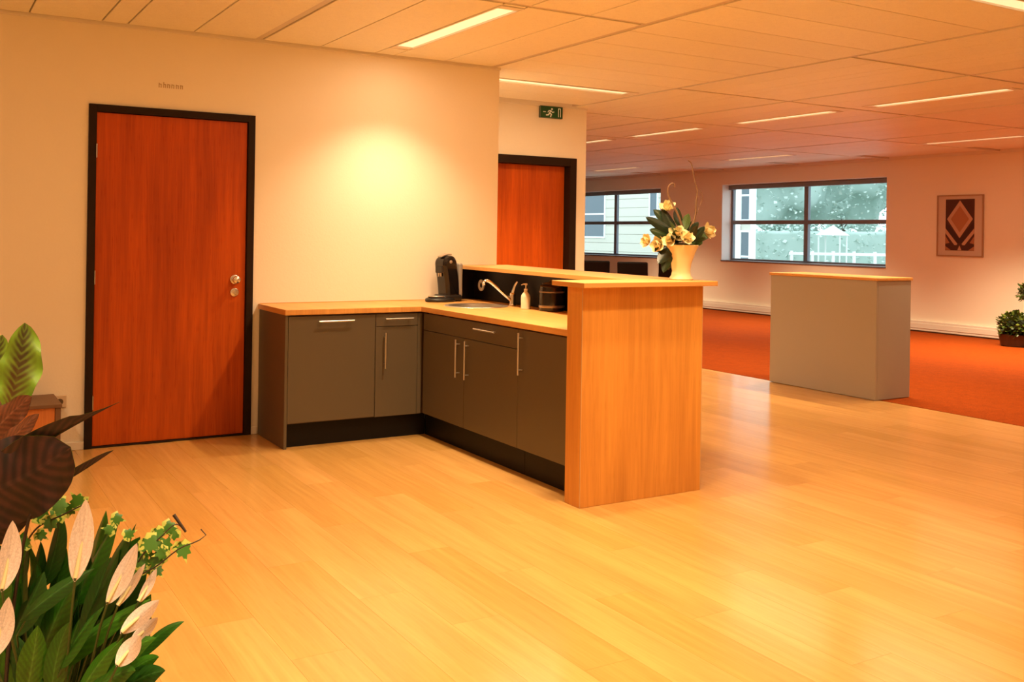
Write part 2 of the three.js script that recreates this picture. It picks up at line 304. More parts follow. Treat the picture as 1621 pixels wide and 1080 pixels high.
// a bar handle on two posts; run: 'x', 'y' or 'z', out: unit step away from the front
function barHandle(parent, c, len, run, out) {
  const r = .0055, off = .03, a = { x: V(1, 0, 0), y: V(0, 1, 0), z: V(0, 0, 1) }[run], o = V(...out), parts = [];
  const turn = (g, dir) => g.applyQuaternion(new THREE.Quaternion().setFromUnitVectors(V(0, 1, 0), dir));
  const p = V(...c).addScaledVector(o, off);
  parts.push(turn(new THREE.CylinderGeometry(r, r, len, 14), a).translate(p.x, p.y, p.z));
  for (const s of [-1, 1]) { const q = V(...c).addScaledVector(o, off / 2).addScaledVector(a, s * len * .38); parts.push(turn(new THREE.CylinderGeometry(.004, .004, off, 10), o).translate(q.x, q.y, q.z)); }
  return mesh('handle', parts, M.brushed, parent);
}
{ // wall run
  const a = group('base_cabinet', 'grey base cabinet with one wide full-height front, at the end next to the brown door', 'cabinet', [0, 0, 0], 0, 'base cabinets');
  mesh('side_panel', box(1.953, 1.972, 0, WB, ZW + .015, FZ + .004, .0015), M.cabinet, a);
  mesh('carcass', box(1.972, 2.557, .15, WB, ZW + .015, FZ - .022, 0), M.cabinetDark, a);
  const da = mesh('door', box(1.975, 2.555, .157, .822, FZ - .02, FZ, .002), M.cabinet, a); barHandle(da, [2.28, .788, FZ], .235, 'x', [0, 0, 1]);
  mesh('plinth', box(1.972, 2.557, 0, .15, FZ - .075, FZ - .055, .001), M.blackPlinth, a);
  const b = group('base_cabinet', 'narrow grey base cabinet with a drawer over a door in the inner corner', 'cabinet', [0, 0, 0], 0, 'base cabinets');
  mesh('carcass', box(2.557, 2.95, .15, WB, ZW + .015, FZ - .022, 0), M.cabinetDark, b);
  const db = mesh('drawer', box(2.559, 2.858, .742, .822, FZ - .02, FZ, .002), M.cabinet, b); barHandle(db, [2.714, .79, FZ], .2, 'x', [0, 0, 1]);
  const dd = mesh('door', box(2.559, 2.858, .152, .738, FZ - .02, FZ, .002), M.cabinet, b); barHandle(dd, [2.618, .585, FZ], .235, 'y', [0, 0, 1]);
  mesh('filler', box(2.861, FX, .152, .822, FZ - .02, FZ - .004, .001), M.cabinet, b);
  mesh('plinth', box(2.557, FX + .055, 0, .15, FZ - .075, FZ - .055, .001), M.blackPlinth, b);
  // sink run
  const c = group('sink_cabinet', 'dark grey sink cabinet with one wide drawer front over two doors', 'cabinet', [0, 0, 0], 0, 'base cabinets');
  mesh('carcass', box(FX + .022, 3.56, .15, .70, FZ + .03, -4.74, 0), M.cabinetDark, c);
  const dr = mesh('drawer', box(FX, FX + .02, .712, .822, -5.95, -4.742, .002), M.cabinet, c); barHandle(dr, [FX, .783, -5.085], .25, 'z', [-1, 0, 0]);
  const d1 = mesh('door', box(FX, FX + .02, .157, .708, -5.95, -5.379, .002), M.cabinet, c); barHandle(d1, [FX, .58, -5.435], .235, 'y', [-1, 0, 0]);
  const d2 = mesh('door', box(FX, FX + .02, .157, .708, -5.375, -4.742, .002), M.cabinet, c); barHandle(d2, [FX, .58, -5.318], .235, 'y', [-1, 0, 0]);
  mesh('plinth', box(FX + .055, FX + .075, 0, .15, FZ - .05, -4.74, .001), M.blackPlinth, c);
  const e = group('base_cabinet', 'dark grey base cabinet with one tall door, at the end against the wooden end panel', 'cabinet', [0, 0, 0], 0, 'base cabinets');
  mesh('carcass', box(FX + .022, 3.56, .15, WB, -4.738, -4.166, 0), M.cabinetDark, e);
  const d3 = mesh('door', box(FX, FX + .02, .157, .822, -4.738, -4.168, .002), M.cabinet, e); barHandle(d3, [FX, .69, -4.69], .235, 'y', [-1, 0, 0]);
  mesh('plinth', box(FX + .055, FX + .075, 0, .15, -4.738, -4.166, .001), M.blackPlinth, e);
}
const SINK = { x: 3.245, z: -5.875, r: .2 };
{ // worktop: one L with a round cut-out
  const w = group('worktop', 'L-shaped beech worktop over the grey cabinets with a round sink let in', 'worktop');
  const s = poly([[1.948, -ZW - .001], [1.948, -FZ - .018], [FX - .018, -FZ - .018], [FX - .018, 4.163], [3.588, 4.163], [3.588, -ZW - .001]]);
  const hole = new THREE.Path(); hole.absarc(SINK.x, -SINK.z, SINK.r, 0, Math.PI * 2); s.holes.push(hole);
  const g = extrude(s, WT - WB, .003).rotateX(-Math.PI / 2).translate(0, WB, 0);
  // shape y was -z: after the turn z = -y, so it already lies right
  mesh('worktop_board', uvs(g, 'z'), M.beechTop, w);
  mesh('wall_strip', box(1.96, 3.58, WT, WT + .004, ZW + .0005, ZW + .006, .001, 'x'), M.beechTop, w);
  const k = group('sink', 'round stainless steel sink let into the worktop in front of the tap', 'sink', [SINK.x, WT, SINK.z]);
  mesh('rim', lathe([[SINK.r - .014, .002], [SINK.r - .004, .005], [SINK.r + .014, .0045], [SINK.r + .018, .0008]], 64), M.brushed, k);
  mesh('bowl', lathe([[0, -.135], [.10, -.134], [.155, -.124], [.178, -.10], [SINK.r - .016, -.02], [SINK.r - .014, .002]], 64), M.brushed, k);
  mesh('drain', lathe([[0, -.128], [.03, -.128], [.04, -.1335]], 32), M.chrome, k);
}
{ // tap
  const t = group('tap', 'chrome kitchen tap with a long sloping spout and upright lever', 'tap', [3.495, WT, -5.81]);
  mesh('base', lathe([[0, 0], [.027, 0], [.027, .006], [.021, .012], [.021, .075], [.019, .088], [0, .092]], 28), M.chrome, t);
  mesh('spout', [taperTube([V(0, .03, 0), V(-.06, .075, -.005), V(-.135, .137, -.012), V(-.18, .168, -.016), V(-.205, .172, -.018), V(-.217, .158, -.019)], .012, .010, 30, 12), lathe([[0, 0], [.012, 0], [.012, .018], [0, .018]], 16).translate(-.217, .142, -.019)], M.chrome, t);
  mesh('lever', taperTube([V(0, .085, 0), V(.004, .105, .004), V(.012, .14, .012), V(.022, .165, .024)], .013, .007, 16, 10), M.chrome, t);
}
{ // soap
  const s = group('soap_dispenser', 'small cream soap bottle with a pump, standing right of the tap', 'bottle', [3.42, WT, -5.52]);
  mesh('bottle', lathe([[0, 0], [.028, 0], [.031, .004], [.031, .075], [.028, .092], [.016, .108], [.011, .114], [.011, .12], [0, .12]], 32), flat(rgb(.83, .78, .6), .35), s);
  mesh('pump_collar', cyl(.012, .012, .014, 0, .126, 0), M.white, s);
  mesh('pump_head', [cyl(.0035, .0035, .03, 0, .145, 0, 10), cyl(.010, .011, .010, 0, .162, 0), taperTube([V(0, .163, 0), V(-.02, .163, 0), V(-.034, .158, 0)], .005, .0035, 8, 8)], M.white, s);
}
{ // coffee machine, seen from its side: foot forward, leaning column, rounded head
  const c = group('coffee_machine', 'black single-serve coffee machine on the corner of the worktop by the wall', 'coffee machine', [3.268, WT, -6.35], .2);
  const body = new THREE.Shape();
  body.moveTo(-.042, .03); body.bezierCurveTo(-.046, .12, -.06, .19, -.07, .235); body.bezierCurveTo(-.085, .285, -.07, .318, -.02, .33);
  body.bezierCurveTo(.025, .338, .045, .30, .05, .25); body.bezierCurveTo(.062, .17, .07, .09, .075, .03); body.closePath();
  mesh('body', extrude(body, .125, .022).translate(0, 0, -.0625), M.gloss, c);
  mesh('foot', [lathe([[0, 0], [.088, 0], [.095, .008], [.092, .022], [.07, .034], [0, .038]], 40).scale(1.25, 1, 1).translate(-.06, 0, 0), box(-.08, .092, .004, .05, -.072, .072, .02)], M.black, c);
  mesh('drip_tray', lathe([[0, .036], [.062, .034], [.066, .04], [.06, .044], [0, .044]], 36).scale(1.15, 1, 1).translate(-.085, 0, 0), M.brushed, c);
  mesh('brew_head', extrude(poly([[-.080, .205], [-.03, .20], [-.03, .255], [-.082, .25]]), .09, .014).translate(0, 0, -.045), M.black, c);
  mesh('spout', [cyl(.008, .006, .03, -.068, .195, -.012, 12), cyl(.008, .006, .03, -.068, .195, .012, 12)], M.brushed, c);
  mesh('lid_lever', extrude(poly([[-.07, .318], [-.015, .336], [.02, .334], [.02, .341], [-.015, .343], [-.073, .326]]), .05, .002).translate(0, 0, -.025), M.brushed, c);
  mesh('water_tank', box(.072, .108, .03, .275, -.05, .05, .014), flat(rgb(.34, .30, .26), .2), c);
  mesh('button', lathe([[0, 0], [.012, 0], [.012, .004], [0, .006]], 20).rotateX(Math.PI / 2).translate(-.02, .285, .0625), M.brushed, c);
}
{ // bar behind the sink run: splash wall, ledge at an angle, wooden end panel with its own top
  const b = group('bar_counter', 'beech bar counter with a thick end panel, raised ledge and black splash wall', 'counter');
  mesh('end_panel', box(2.826, 3.61, 0, 1.096, -4.16, -4.025, .003), M.beech, b);
  for (const x of [2.8245, 3.6075]) mesh('edge_band_highlight', box(x, x + .004, .001, 1.095, -4.030, -4.0235, .001), flat(rgb(.62, .36, .15), .4), b);  // lighter edge banding that also paints the highlight along the rounded edge
  mesh('end_top', box(2.79, 3.66, 1.0965, 1.122, -4.252, -3.962, .003, 'x'), M.beechTop, b);
  const s = poly([[3.43, -ZW - .002], [3.27, 4.254], [3.66, 4.254], [3.875, -ZW - .002]]);
  mesh('ledge', uvs(extrude(s, .026, .002).rotateX(-Math.PI / 2).translate(0, 1.096, 0), 'z'), M.beechTop, b);
  mesh('splash_panel', box(3.588, 3.6, WT - .03, 1.0955, ZW + .002, -4.162, .001), M.splash, b);
  mesh('dark_wall_strip', box(3.435, 3.588, WT + .0005, 1.0955, ZW + .0005, ZW + .009, .001), M.splash, b);  // narrow black strip on the wall, level with the splash panel
  mesh('back_panel', box(3.6, 3.655, 0, 1.0955, ZE + 1.56, -4.162, .002), M.beech, b);
}
{ // socket on the splash wall
  const s = group('wall_socket', 'pale wall socket set in the black splash wall beside the coffee machine', 'socket', [3.588, .975, -6.41], -Math.PI / 2);
  const f = new THREE.Shape(); f.absarc(0, 0, .042, 0, Math.PI * 2); const hol = new THREE.Path(); hol.absarc(0, 0, .021, 0, Math.PI * 2); f.holes.push(hol);
  mesh('cover', extrude(f, .010, .002), M.white, s);
  mesh('well', cyl(.021, .021, .003, 0, 0, 0).rotateX(Math.PI / 2).translate(0, 0, .002), M.black, s);
}
{ // dark container by the end panel
  const s = group('dark_container', 'dark glossy container with two pale bands standing for highlights, half hidden by the wooden end panel', 'container', [3.50, WT, -5.33]);
  mesh('body', lathe([[0, 0], [.078, 0], [.082, .006], [.080, .15], [.074, .165], [0, .17]], 40), M.gloss, s);
  mesh('band', lathe([[.0825, .022], [.084, .024], [.084, .036], [.0825, .038]], 40), flat(rgb(.35, .27, .2), .3, .6), s);  // both pale bands paint the highlight streaks on the dark body
  mesh('lid', lathe([[0, .17], [.06, .168], [.066, .176], [.02, .186], [.012, .2], [0, .203]], 36), flat(rgb(.04, .03, .025), .3), s);
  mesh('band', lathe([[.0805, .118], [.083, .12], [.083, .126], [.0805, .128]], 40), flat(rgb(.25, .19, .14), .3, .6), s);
}
{ // grey stand by the carpet
  const s = group('reception_stand', 'freestanding grey stand with a thin beech top at the edge of the red carpet', 'stand');
  const x0 = 6.93, x1 = 7.372, z0 = -6.78, z1 = -5.572, h = 1.012;
  mesh('front_panel', box(x0, x0 + .02, .004, h, z0, z1 - .0005, .002), M.standGrey, s);
  mesh('side_panel', box(x0 + .0205, x1, .004, h, z1 - .022, z1, .002), M.standGrey, s);
  mesh('side_panel', box(x0 + .0205, x1, .004, h, z0, z0 + .022, .002), M.standGrey, s);
  mesh('back_panel', box(x1 - .02, x1 - .002, .05, h, z0 + .022, z1 - .0225, .001), M.standGrey, s);
  mesh('shelf', box(x0 + .021, x1 - .021, .5, .52, z0 + .0225, z1 - .0225, .001), M.standGrey, s);
  mesh('top', box(x0 - .012, x1 + .012, h + .0005, h + .024, z0 - .012, z1 + .012, .003, 'z'), M.beechTop, s);
}
// ------------------------------------------------------------------ on the walls
{
  const s = group('exit_sign', 'green exit sign with a white running figure above the second brown door', 'sign', [5.25, 2.548, ZE]);
  mesh('housing', box(-.13, .13, -.058, .058, .001, .032, .004), flat(rgb(.1, .12, .09), .5), s);
  const tex = canvasTex(512, 228, (g, w, h) => {
    g.fillStyle = '#0b4a25'; g.fillRect(0, 0, w, h); g.fillStyle = '#e9eedd'; g.fillRect(410, 24, 62, 180); g.fillStyle = '#0b4a25'; g.fillRect(424, 40, 34, 164);
    g.strokeStyle = g.fillStyle = '#e9eedd'; g.lineWidth = 26; g.lineCap = 'round'; g.lineJoin = 'round';
    g.beginPath(); g.arc(262, 50, 20, 0, 7); g.fill();
    g.beginPath(); g.moveTo(236, 84); g.lineTo(208, 132); g.lineTo(250, 158); g.lineTo(232, 204); g.moveTo(208, 132); g.lineTo(180, 172); g.lineTo(132, 178); g.stroke();
    g.lineWidth = 18; g.beginPath(); g.moveTo(236, 84); g.lineTo(190, 84); g.lineTo(168, 118); g.moveTo(236, 84); g.lineTo(272, 116); g.lineTo(310, 106); g.stroke();
    g.lineWidth = 16; g.beginPath(); g.moveTo(60, 114); g.lineTo(112, 114); g.stroke();
  });
  mesh('face', new THREE.PlaneGeometry(.25, .108).translate(0, 0, .0326), std({ map: tex, roughness: .4, emissive: rgb(1, 1, 1), emissiveMap: tex, emissiveIntensity: .06 }), s);
}
{
  const s = group('door_lettering', 'small faint tan lettering on the wall above the first brown door', 'lettering', [1.375, 2.268, ZW]);
  const m = flat(rgb(.46, .33, .19), .7), w = [[-.075, .03], [-.047, .036], [-.022, .026], [.003, .026], [.03, .026], [.056, .026]];
  for (const [x, h] of w) mesh('letter', [box(x - .009, x - .004, -.018, -.018 + h, 0, .0015, .0004), box(x + .003, x + .008, -.018, -.018 + .024, 0, .0015, .0004), box(x - .006, x + .006, .002, .006, 0, .0015, .0004)], m, s);
}
{
  const s = group('wall_socket', 'small cream wall socket low on the wall between the wooden box and the brown door', 'socket', [.745, .302, ZW]);
  mesh('cover', new RoundedBoxGeometry(.075, .075, .012, 3, .005).translate(0, 0, .007), flat(rgb(.62, .5, .36), .5), s);
  mesh('well', cyl(.019, .019, .003, 0, 0, 0).rotateX(Math.PI / 2).translate(0, 0, .0135), M.cabinetDark, s);
}
{
  const s = group('framed_print', 'framed print of a dark diamond pattern on the far wall, beside the window', 'picture', [XF, 1.587, -8.953], -Math.PI / 2);
  const w = .372, h = .447, f = .018;
  mesh('frame', [box(-w, -w + f, -h, h, .002, .024, .002), box(w - f, w, -h, h, .002, .024, .002), box(-w + f, w - f, -h, -h + f, .002, .024, .002), box(-w + f, w - f, h - f, h, .002, .024, .002)], flat(rgb(.40, .25, .15), .4), s);
  mesh('mat', box(-w + f, w - f, -h + f, h - f, .004, .012, 0), flat(rgb(.60, .50, .42), .8), s);
  const tex = canvasTex(300, 480, (g, W2, H2) => {
    g.fillStyle = '#4a2416'; g.fillRect(0, 0, W2, H2); const pale = '#c09a80', mid = '#a8714e', dark = '#3a1810';
    const q = (c, ...p) => { g.fillStyle = c; g.beginPath(); p.forEach(([x, y], i) => i ? g.lineTo(x, y) : g.moveTo(x, y)); g.closePath(); g.fill(); };
    q(pale, [150, 10], [285, 185], [150, 365], [15, 185]); q(mid, [150, 62], [245, 185], [150, 310], [55, 185]);
    q(dark, [0, 205], [0, 262], [132, 412], [168, 412], [300, 262], [300, 205], [150, 372]);
    q(pale, [0, 272], [0, 318], [96, 430], [120, 430], [128, 418]); q(pale, [300, 272], [300, 318], [204, 430], [180, 430], [172, 418]);
    q(mid, [0, 345], [0, 420], [46, 410]); q(mid, [300, 345], [300, 420], [254, 410]); q(pale, [150, 432], [172, 478], [128, 478]); q(mid, [0, 440], [60, 478], [0, 478]); q(mid, [300, 440], [240, 478], [300, 478]);
  });
  mesh('print', box(-.232, .232, -.36, .385, .0125, .0135, 0), flat(rgb(.25, .14, .09), .8), s);
  mesh('print_face', new THREE.PlaneGeometry(.46, .74).translate(0, .0125, .0145), std({ map: tex, roughness: .7 }), s);
}
{
  const s = group('wooden_box', 'small brown wooden side table with a dark top edge against the wall behind the plants', 'side table', [.52, 0, -6.3]);
  const pine = std({ map: wood(95, [196, 118, 58], .25, .4), roughness: .5 }), dk = flat(rgb(.16, .08, .04), .5);
  mesh('top', box(-.2, .19, .335, .355, -.2, .2, .003), dk, s);
  mesh('front_panel', box(-.17, .155, .02, .334, .17, .185, .002), pine, s);
  mesh('side_panel', box(-.19, -.17, 0, .334, -.19, .19, .002), pine, s);
  mesh('leg', box(.156, .185, 0, .334, .16, .192, .003), dk, s); mesh('leg', box(.156, .185, 0, .334, -.192, -.16, .003), dk, s);
}
// ------------------------------------------------------------------ leaves, flowers and plants
// a blade from base to tip: bend moves its middle, face is the way its upper side looks, fold lowers (or lifts) the edges, wave ripples them
function blade(base, tip, width, { bend = V(0, 0, 0), face = V(0, 1, 0), fold = .25, prof = s => Math.sin(Math.PI * Math.pow(s, .8)), nl = 14, nw = 6, wave = 0, twist = 0, thick = 0 } = {}) {
  const mid = base.clone().lerp(tip, .5).add(bend), pos = [], uv = [], idx = [], c = new THREE.QuadraticBezierCurve3(base, mid, tip);
  for (let i = 0; i <= nl; i++) {
    const s = i / nl, p = c.getPoint(s), t = c.getTangent(s), w = width * .5 * prof(s);
    const side = t.clone().cross(face).normalize().applyAxisAngle(t, twist * s), n = side.clone().cross(t).normalize();
    for (let j = 0; j <= nw; j++) {
      const q = j / nw * 2 - 1, lift = -Math.abs(q) * fold * w + wave * w * Math.sin(s * 19 + q * 2) * q * q;
      const r = p.clone().addScaledVector(side, q * w * Math.sqrt(1 - Math.min(.9, fold * fold * .5))).addScaledVector(n, lift); pos.push(r.x, r.y, r.z); uv.push(j / nw, s);
    }
  }
  for (let i = 0; i < nl; i++) for (let j = 0; j < nw; j++) { const a = i * (nw + 1) + j, b = a + nw + 1; idx.push(a, a + 1, b, b, a + 1, b + 1); }
  const g = new THREE.BufferGeometry(); g.setAttribute('position', new THREE.Float32BufferAttribute(pos, 3)); g.setAttribute('uv', new THREE.Float32BufferAttribute(uv, 2)); g.setIndex(idx); g.computeVertexNormals(); return g;
}
// two skins half a millimetre apart, the upper and the under side in materials of their own
function twoSided(g, apart = .0006) {
  const a = g.toNonIndexed(), n = a.attributes.position.count, b = a.clone(), nb = b.attributes.normal, pb = b.attributes.position;
  for (let i = 0; i < n; i++) pb.setXYZ(i, pb.getX(i) - nb.getX(i) * apart, pb.getY(i) - nb.getY(i) * apart, pb.getZ(i) - nb.getZ(i) * apart);
  for (const at2 of [b.attributes.position, b.attributes.normal, b.attributes.uv]) for (let i = 0; i < n; i += 3) for (let k = 0; k < at2.itemSize; k++) { const A = at2.array, x = A[(i + 1) * at2.itemSize + k]; A[(i + 1) * at2.itemSize + k] = A[(i + 2) * at2.itemSize + k]; A[(i + 2) * at2.itemSize + k] = x; }
  for (let i = 0; i < nb.array.length; i++) nb.array[i] *= -1;
  const g2 = mergeGeometries([a, b]); g2.clearGroups(); g2.addGroup(0, n, 0); g2.addGroup(n, n, 1); return g2;
}
const lance = s => Math.pow(Math.sin(Math.PI * Math.pow(s, .72)), .9), oval = s => Math.pow(Math.max(0, Math.sin(Math.PI * Math.pow(s, .9))), .62), spathe = s => Math.pow(Math.max(0, Math.sin(Math.PI * Math.pow(s, .85))), .8);
function leafTex(seed, c1, c2, veins, mid) {
  const n = noise2(seed, 6, 14), f = noise2(seed + 1, 40, 60);
  return dataTex(64, 256, (x, y) => {
    const q = Math.abs(x - .5) * 2, k = .5 + .5 * Math.sin((y * veins - q * 2.2) * Math.PI * 2), m = q < .07 ? mid : 0, t = Math.min(1, Math.max(0, k * .7 + .5 * (n(x, y) - .5)));
    return c1.map((v, i) => (v + (c2[i] - v) * t) * (.92 + .16 * f(x, y)) + m * 40);
  });
}
const leafy = (map, more = {}) => std({ map, roughness: .38, side: THREE.DoubleSide, ...more });
M.lily = [[36, 80, 14], [50, 98, 18], [27, 62, 12]].map((c, i) => leafy(leafTex(200 + i, c, c.map(v => v * 1.25), 11, .5)));
M.calTop = leafy((() => {                                      // pale green blade with dark feathered marks beside the midrib
  const n = noise2(231, 8, 20);
  return dataTex(96, 256, (x, y) => { const q = Math.abs(x - .5) * 2, k = .5 + .5 * Math.sin((y * 12 - q * 2.4) * Math.PI * 2), inner = Math.max(0, 1 - q / .78); const d = Math.min(1, inner * 1.5 * (.35 + .65 * k)) * (.7 + .6 * n(x, y)); return [118, 158, 44].map((v, i) => v + ([62 + 46 * Math.max(0, .7 - y), 54 + 8 * Math.max(0, .7 - y), 24][i] - v) * Math.min(1, d)); });
})());
M.calUnder = leafy(leafTex(241, [60, 29, 25], [8, 4, 5], 13, .25), { roughness: .5 });
M.calBrown = leafy(leafTex(247, [112, 62, 38], [74, 40, 24], 12, .4));
M.stem = flat(rgb(.05, .09, .018), .5); M.darkStem = flat(rgb(.035, .022, .016), .5);
M.spathe = std({ map: leafTex(251, [222, 208, 200], [212, 196, 188], 3, -.3), roughness: .55, side: THREE.DoubleSide });
M.spadix = flat(rgb(.7, .62, .34), .7);
M.ivy = leafy((() => { const n = noise2(261, 9, 9); return dataTex(64, 64, (x, y) => { const r = Math.hypot(x - .5, y - .5); const e = r + .25 * (n(x, y) - .5) > .36 ? 1 : 0; return e ? [176, 180, 84] : [58, 104, 22]; }); })());
M.soil = flat(rgb(.03, .02, .014), .95);

{ // planter with its three plants, close to the viewer
  const c = at(62, 1290, 2.08), p = group('planter', 'dark round planter that holds the white-flowered plant', 'planter', [c.x, 0, c.z]);
  const top = c.y + .02;
  mesh('pot', lathe([[0, 0], [.17, 0], [.18, .01], [.25, top - .02], [.265, top - .015], [.265, top], [.245, top], [.24, top - .03]], 48), flat(rgb(.05, .045, .04), .5), p);
  mesh('soil', cyl(.243, .243, .02, 0, top - .035, 0, 40), M.soil, p);
  const root = (dx, dz) => V(c.x + dx, top - .03, c.z + dz);
  // peace lily
  const L = group('peace_lily', 'peace lily with white spathes and narrow dark green leaves at the near corner', 'plant', [0, 0, 0]), r = rng(77);
  const leaf = (b, t, w, opt, m = 0) => mesh('leaf', blade(b, t, w, { prof: lance, fold: .35, ...opt }), M.lily[m], L);
  // leaves placed by eye: [tip u, v, distance, base u, v, distance, width]
  const HL = [[292, 984, 2.02, 205, 1052, 2.0, .040], [240, 948, 1.95, 60, 1075, 1.98, .055], [216, 828, 2.06, 138, 985, 2.06, .075], [190, 816, 2.1, 120, 960, 2.1, .07], [168, 808, 2.12, 130, 960, 2.12, .07], [205, 842, 2.0, 150, 1000, 2.0, .07], [222, 850, 2.12, 170, 970, 2.14, .07], [248, 1010, 1.92, 150, 1085, 1.94, .06], [262, 1062, 1.9, 170, 1110, 1.92, .06], [120, 920, 2.05, 60, 1060, 2.05, .07], [60, 930, 2.08, 90, 1060, 2.08, .07], [150, 900, 1.98, 30, 985, 1.95, .04], [106, 868, 2.12, 85, 985, 2.1, .06],
    [196, 1010, 1.9, 120, 1110, 1.92, .05], [235, 888, 2.08, 190, 985, 2.06, .045], [165, 960, 1.95, 95, 1060, 1.95, .05], [252, 1040, 1.96, 180, 1085, 1.96, .05], [70, 905, 2.05, 20, 1010, 2.02, .06], [215, 1062, 1.86, 120, 1120, 1.9, .06],
    [60, 990, 1.95, 40, 1110, 1.95, .055], [25, 1005, 1.97, 60, 1120, 1.95, .05], [110, 985, 1.95, 80, 1110, 1.95, .05], [40, 840, 2.1, 10, 960, 2.08, .055], [96, 812, 2.13, 70, 930, 2.1, .045], [18, 905, 2.0, -20, 1000, 2.0, .05], [255, 838, 2.12, 205, 935, 2.1, .04], [190, 868, 2.0, 130, 1000, 2.0, .05]];
  HL.forEach(([tu, tv, td, bu, bv, bd, w], i) => {
    const t = at(tu, tv, td), b = at(bu, bv, bd);
    leaf(b, t, w, { face: FWD.clone().multiplyScalar(-.75).add(V(r() - .5, .7, r() - .5)).normalize(), bend: V((r() - .5) * .03, .015 + r() * .02, (r() - .5) * .03), twist: (r() - .5) * .6 }, i % 3);
    mesh('leaf_stalk', taperTube([root((r() - .5) * .12, (r() - .5) * .12), b.clone().lerp(root(0, 0), .4).add(V(0, .02, 0)), b, b.clone().lerp(t, .12)], .003, .002, 10, 5), M.stem, L);
  });
  for (let i = 0; i < 110; i++) {                                // the thick of the plant behind and below
    const tu = -40 + r() * 285, lim = 835 + Math.max(0, tu - 120) * .75, tv = lim + r() * (1140 - lim), td = 2.05 + r() * .16;
    const t = at(tu, tv, td), b = root((r() - .5) * .22, (r() - .5) * .2).lerp(t, .25 + r() * .2);
    const far = t.distanceTo(b), cut = Math.min(.2, far), b2 = t.clone().lerp(b, cut / far);
    leaf(b2, t, .035 + r() * .022, { face: FWD.clone().multiplyScalar(-.6).add(V((r() - .5) * 1.2, .6, (r() - .5) * 1.2)).normalize(), bend: V((r() - .5) * .05, .02 + r() * .03, (r() - .5) * .04), twist: (r() - .5) }, Math.floor(r() * 3));
    mesh('leaf_stalk', taperTube([root((r() - .5) * .16, (r() - .5) * .16), root(0, 0).lerp(b2, .6), b2.clone().lerp(t, .1)], .003, .002, 6, 5), M.stem, L);
  }
  const SP = [[136, 790, 118, 922, .040, 1.9], [20, 824, 2, 938, .042, 1.9], [14, 945, -14, 1045, .042, 1.85], [217, 860, 168, 958, .036, 1.92], [230, 892, 184, 962, .016, 1.93], [248, 900, 218, 955, .018, 1.95], [252, 950, 190, 1004, .030, 1.9], [250, 978, 205, 1022, .024, 1.92], [222, 1006, 184, 1056, .034, 1.86]];
  for (const [tu, tv, bu, bv, w, d] of SP) {
    const t = at(tu, tv, d + .02), b = at(bu, bv, d), ax = t.clone().sub(b);
    const f = mesh('flower', blade(b, t, w * 1.12, { prof: spathe, fold: .3, face: FWD.clone().multiplyScalar(-1).addScaledVector(RIGHT, (bu % 7) * .1 - .3).normalize(), bend: FWD.clone().multiplyScalar(.012), nl: 18 }), M.spathe, L);
    mesh('spadix', taperTube([b.clone().addScaledVector(ax, .05), b.clone().addScaledVector(ax, .3).addScaledVector(FWD, .006), b.clone().addScaledVector(ax, .5).addScaledVector(FWD, .010)], .0045, .003, 8, 7), M.spadix, f);
    mesh('flower_stalk', taperTube([root((bu % 5) * .02 - .04, (bv % 5) * .02 - .04), b.clone().lerp(root(0, 0), .35).addScaledVector(RIGHT, .01), b, b.clone().addScaledVector(ax, .06)], .0035, .0025, 10, 6), M.stem, L);
  }
  // calathea
  const C = group('calathea', 'tall patterned foliage plant with a pale green leaf and dark purple leaves', 'plant', [0, 0, 0]);
  const cal = (b, t, w, mats, opt, stalk = true) => {
    const m = mesh('leaf', twoSided(blade(b, t, w, { prof: oval, fold: .18, nl: 20, nw: 8, ...opt })), mats, C);
    if (stalk) mesh('leaf_stalk', taperTube([root(-.06, 0), b.clone().lerp(root(-.06, 0), .5).addScaledVector(RIGHT, -.03), b, b.clone().lerp(t, .1)], .005, .003, 12, 6), M.darkStem, C);
    return m;
  };
  const TOP = [M.calTop, M.calUnder], UND = [M.calUnder, M.calTop], BR = [M.calBrown, M.calUnder], near = FWD.clone().multiplyScalar(-1);
  cal(at(12, 652, 2.12), at(39, 511, 2.16), .094, TOP, { face: near.clone().add(V(0, .35, 0)).normalize(), bend: RIGHT.clone().multiplyScalar(.012), wave: .12 });
  cal(at(-34, 660, 2.2), at(4, 530, 2.24), .08, TOP, { face: near.clone().addScaledVector(RIGHT, .6).normalize(), wave: .1 });
  cal(at(-40, 720, 2.1), at(50, 628, 2.1), .07, BR, { face: near.clone().add(V(0, .6, 0)).normalize(), bend: V(0, .02, 0), wave: .15 });
  cal(at(-30, 745, 2.05), at(62, 655, 2.06), .05, BR, { face: near.clone().add(V(0, .9, 0)).normalize(), bend: V(0, .01, 0), wave: .15 });
  // long rolled blade reaching across the door, its pale edge uppermost
  cal(at(-40, 775, 1.98), at(189, 637, 2.02), .062, UND, { face: near.clone().multiplyScalar(.35).add(V(0, -1, 0)).normalize(), bend: at(75, 700, 2).sub(at(75, 712, 2)), fold: .9, prof: s => s < .72 ? .55 + .45 * Math.sin(s * 4.2) : Math.max(0, (1 - s) / .28) * .8 * (.55 + .45 * Math.sin(s * 4.2)) + .02 });
  // broad dark blade, its under side to the viewer, and the narrow tip that it runs out into
  cal(at(-95, 800, 1.96), at(112, 708, 1.99), .175, UND, { face: near.clone().add(V(0, -.12, 0)).normalize(), bend: at(0, 778, 1.96).sub(at(0, 748, 1.96)), wave: .16, fold: .12, prof: s => Math.pow(Math.max(0, Math.sin(Math.PI * Math.pow(s, 1.1))), .5) });
  cal(at(58, 788, 2.0), at(180, 713, 2.03), .03, UND, { face: near.clone().multiplyScalar(.6).add(V(0, -1, 0)).normalize(), bend: V(0, -.008, 0), fold: .6 });
  cal(at(-60, 850, 2.08), at(48, 792, 2.06), .11, UND, { face: near, wave: .1 });
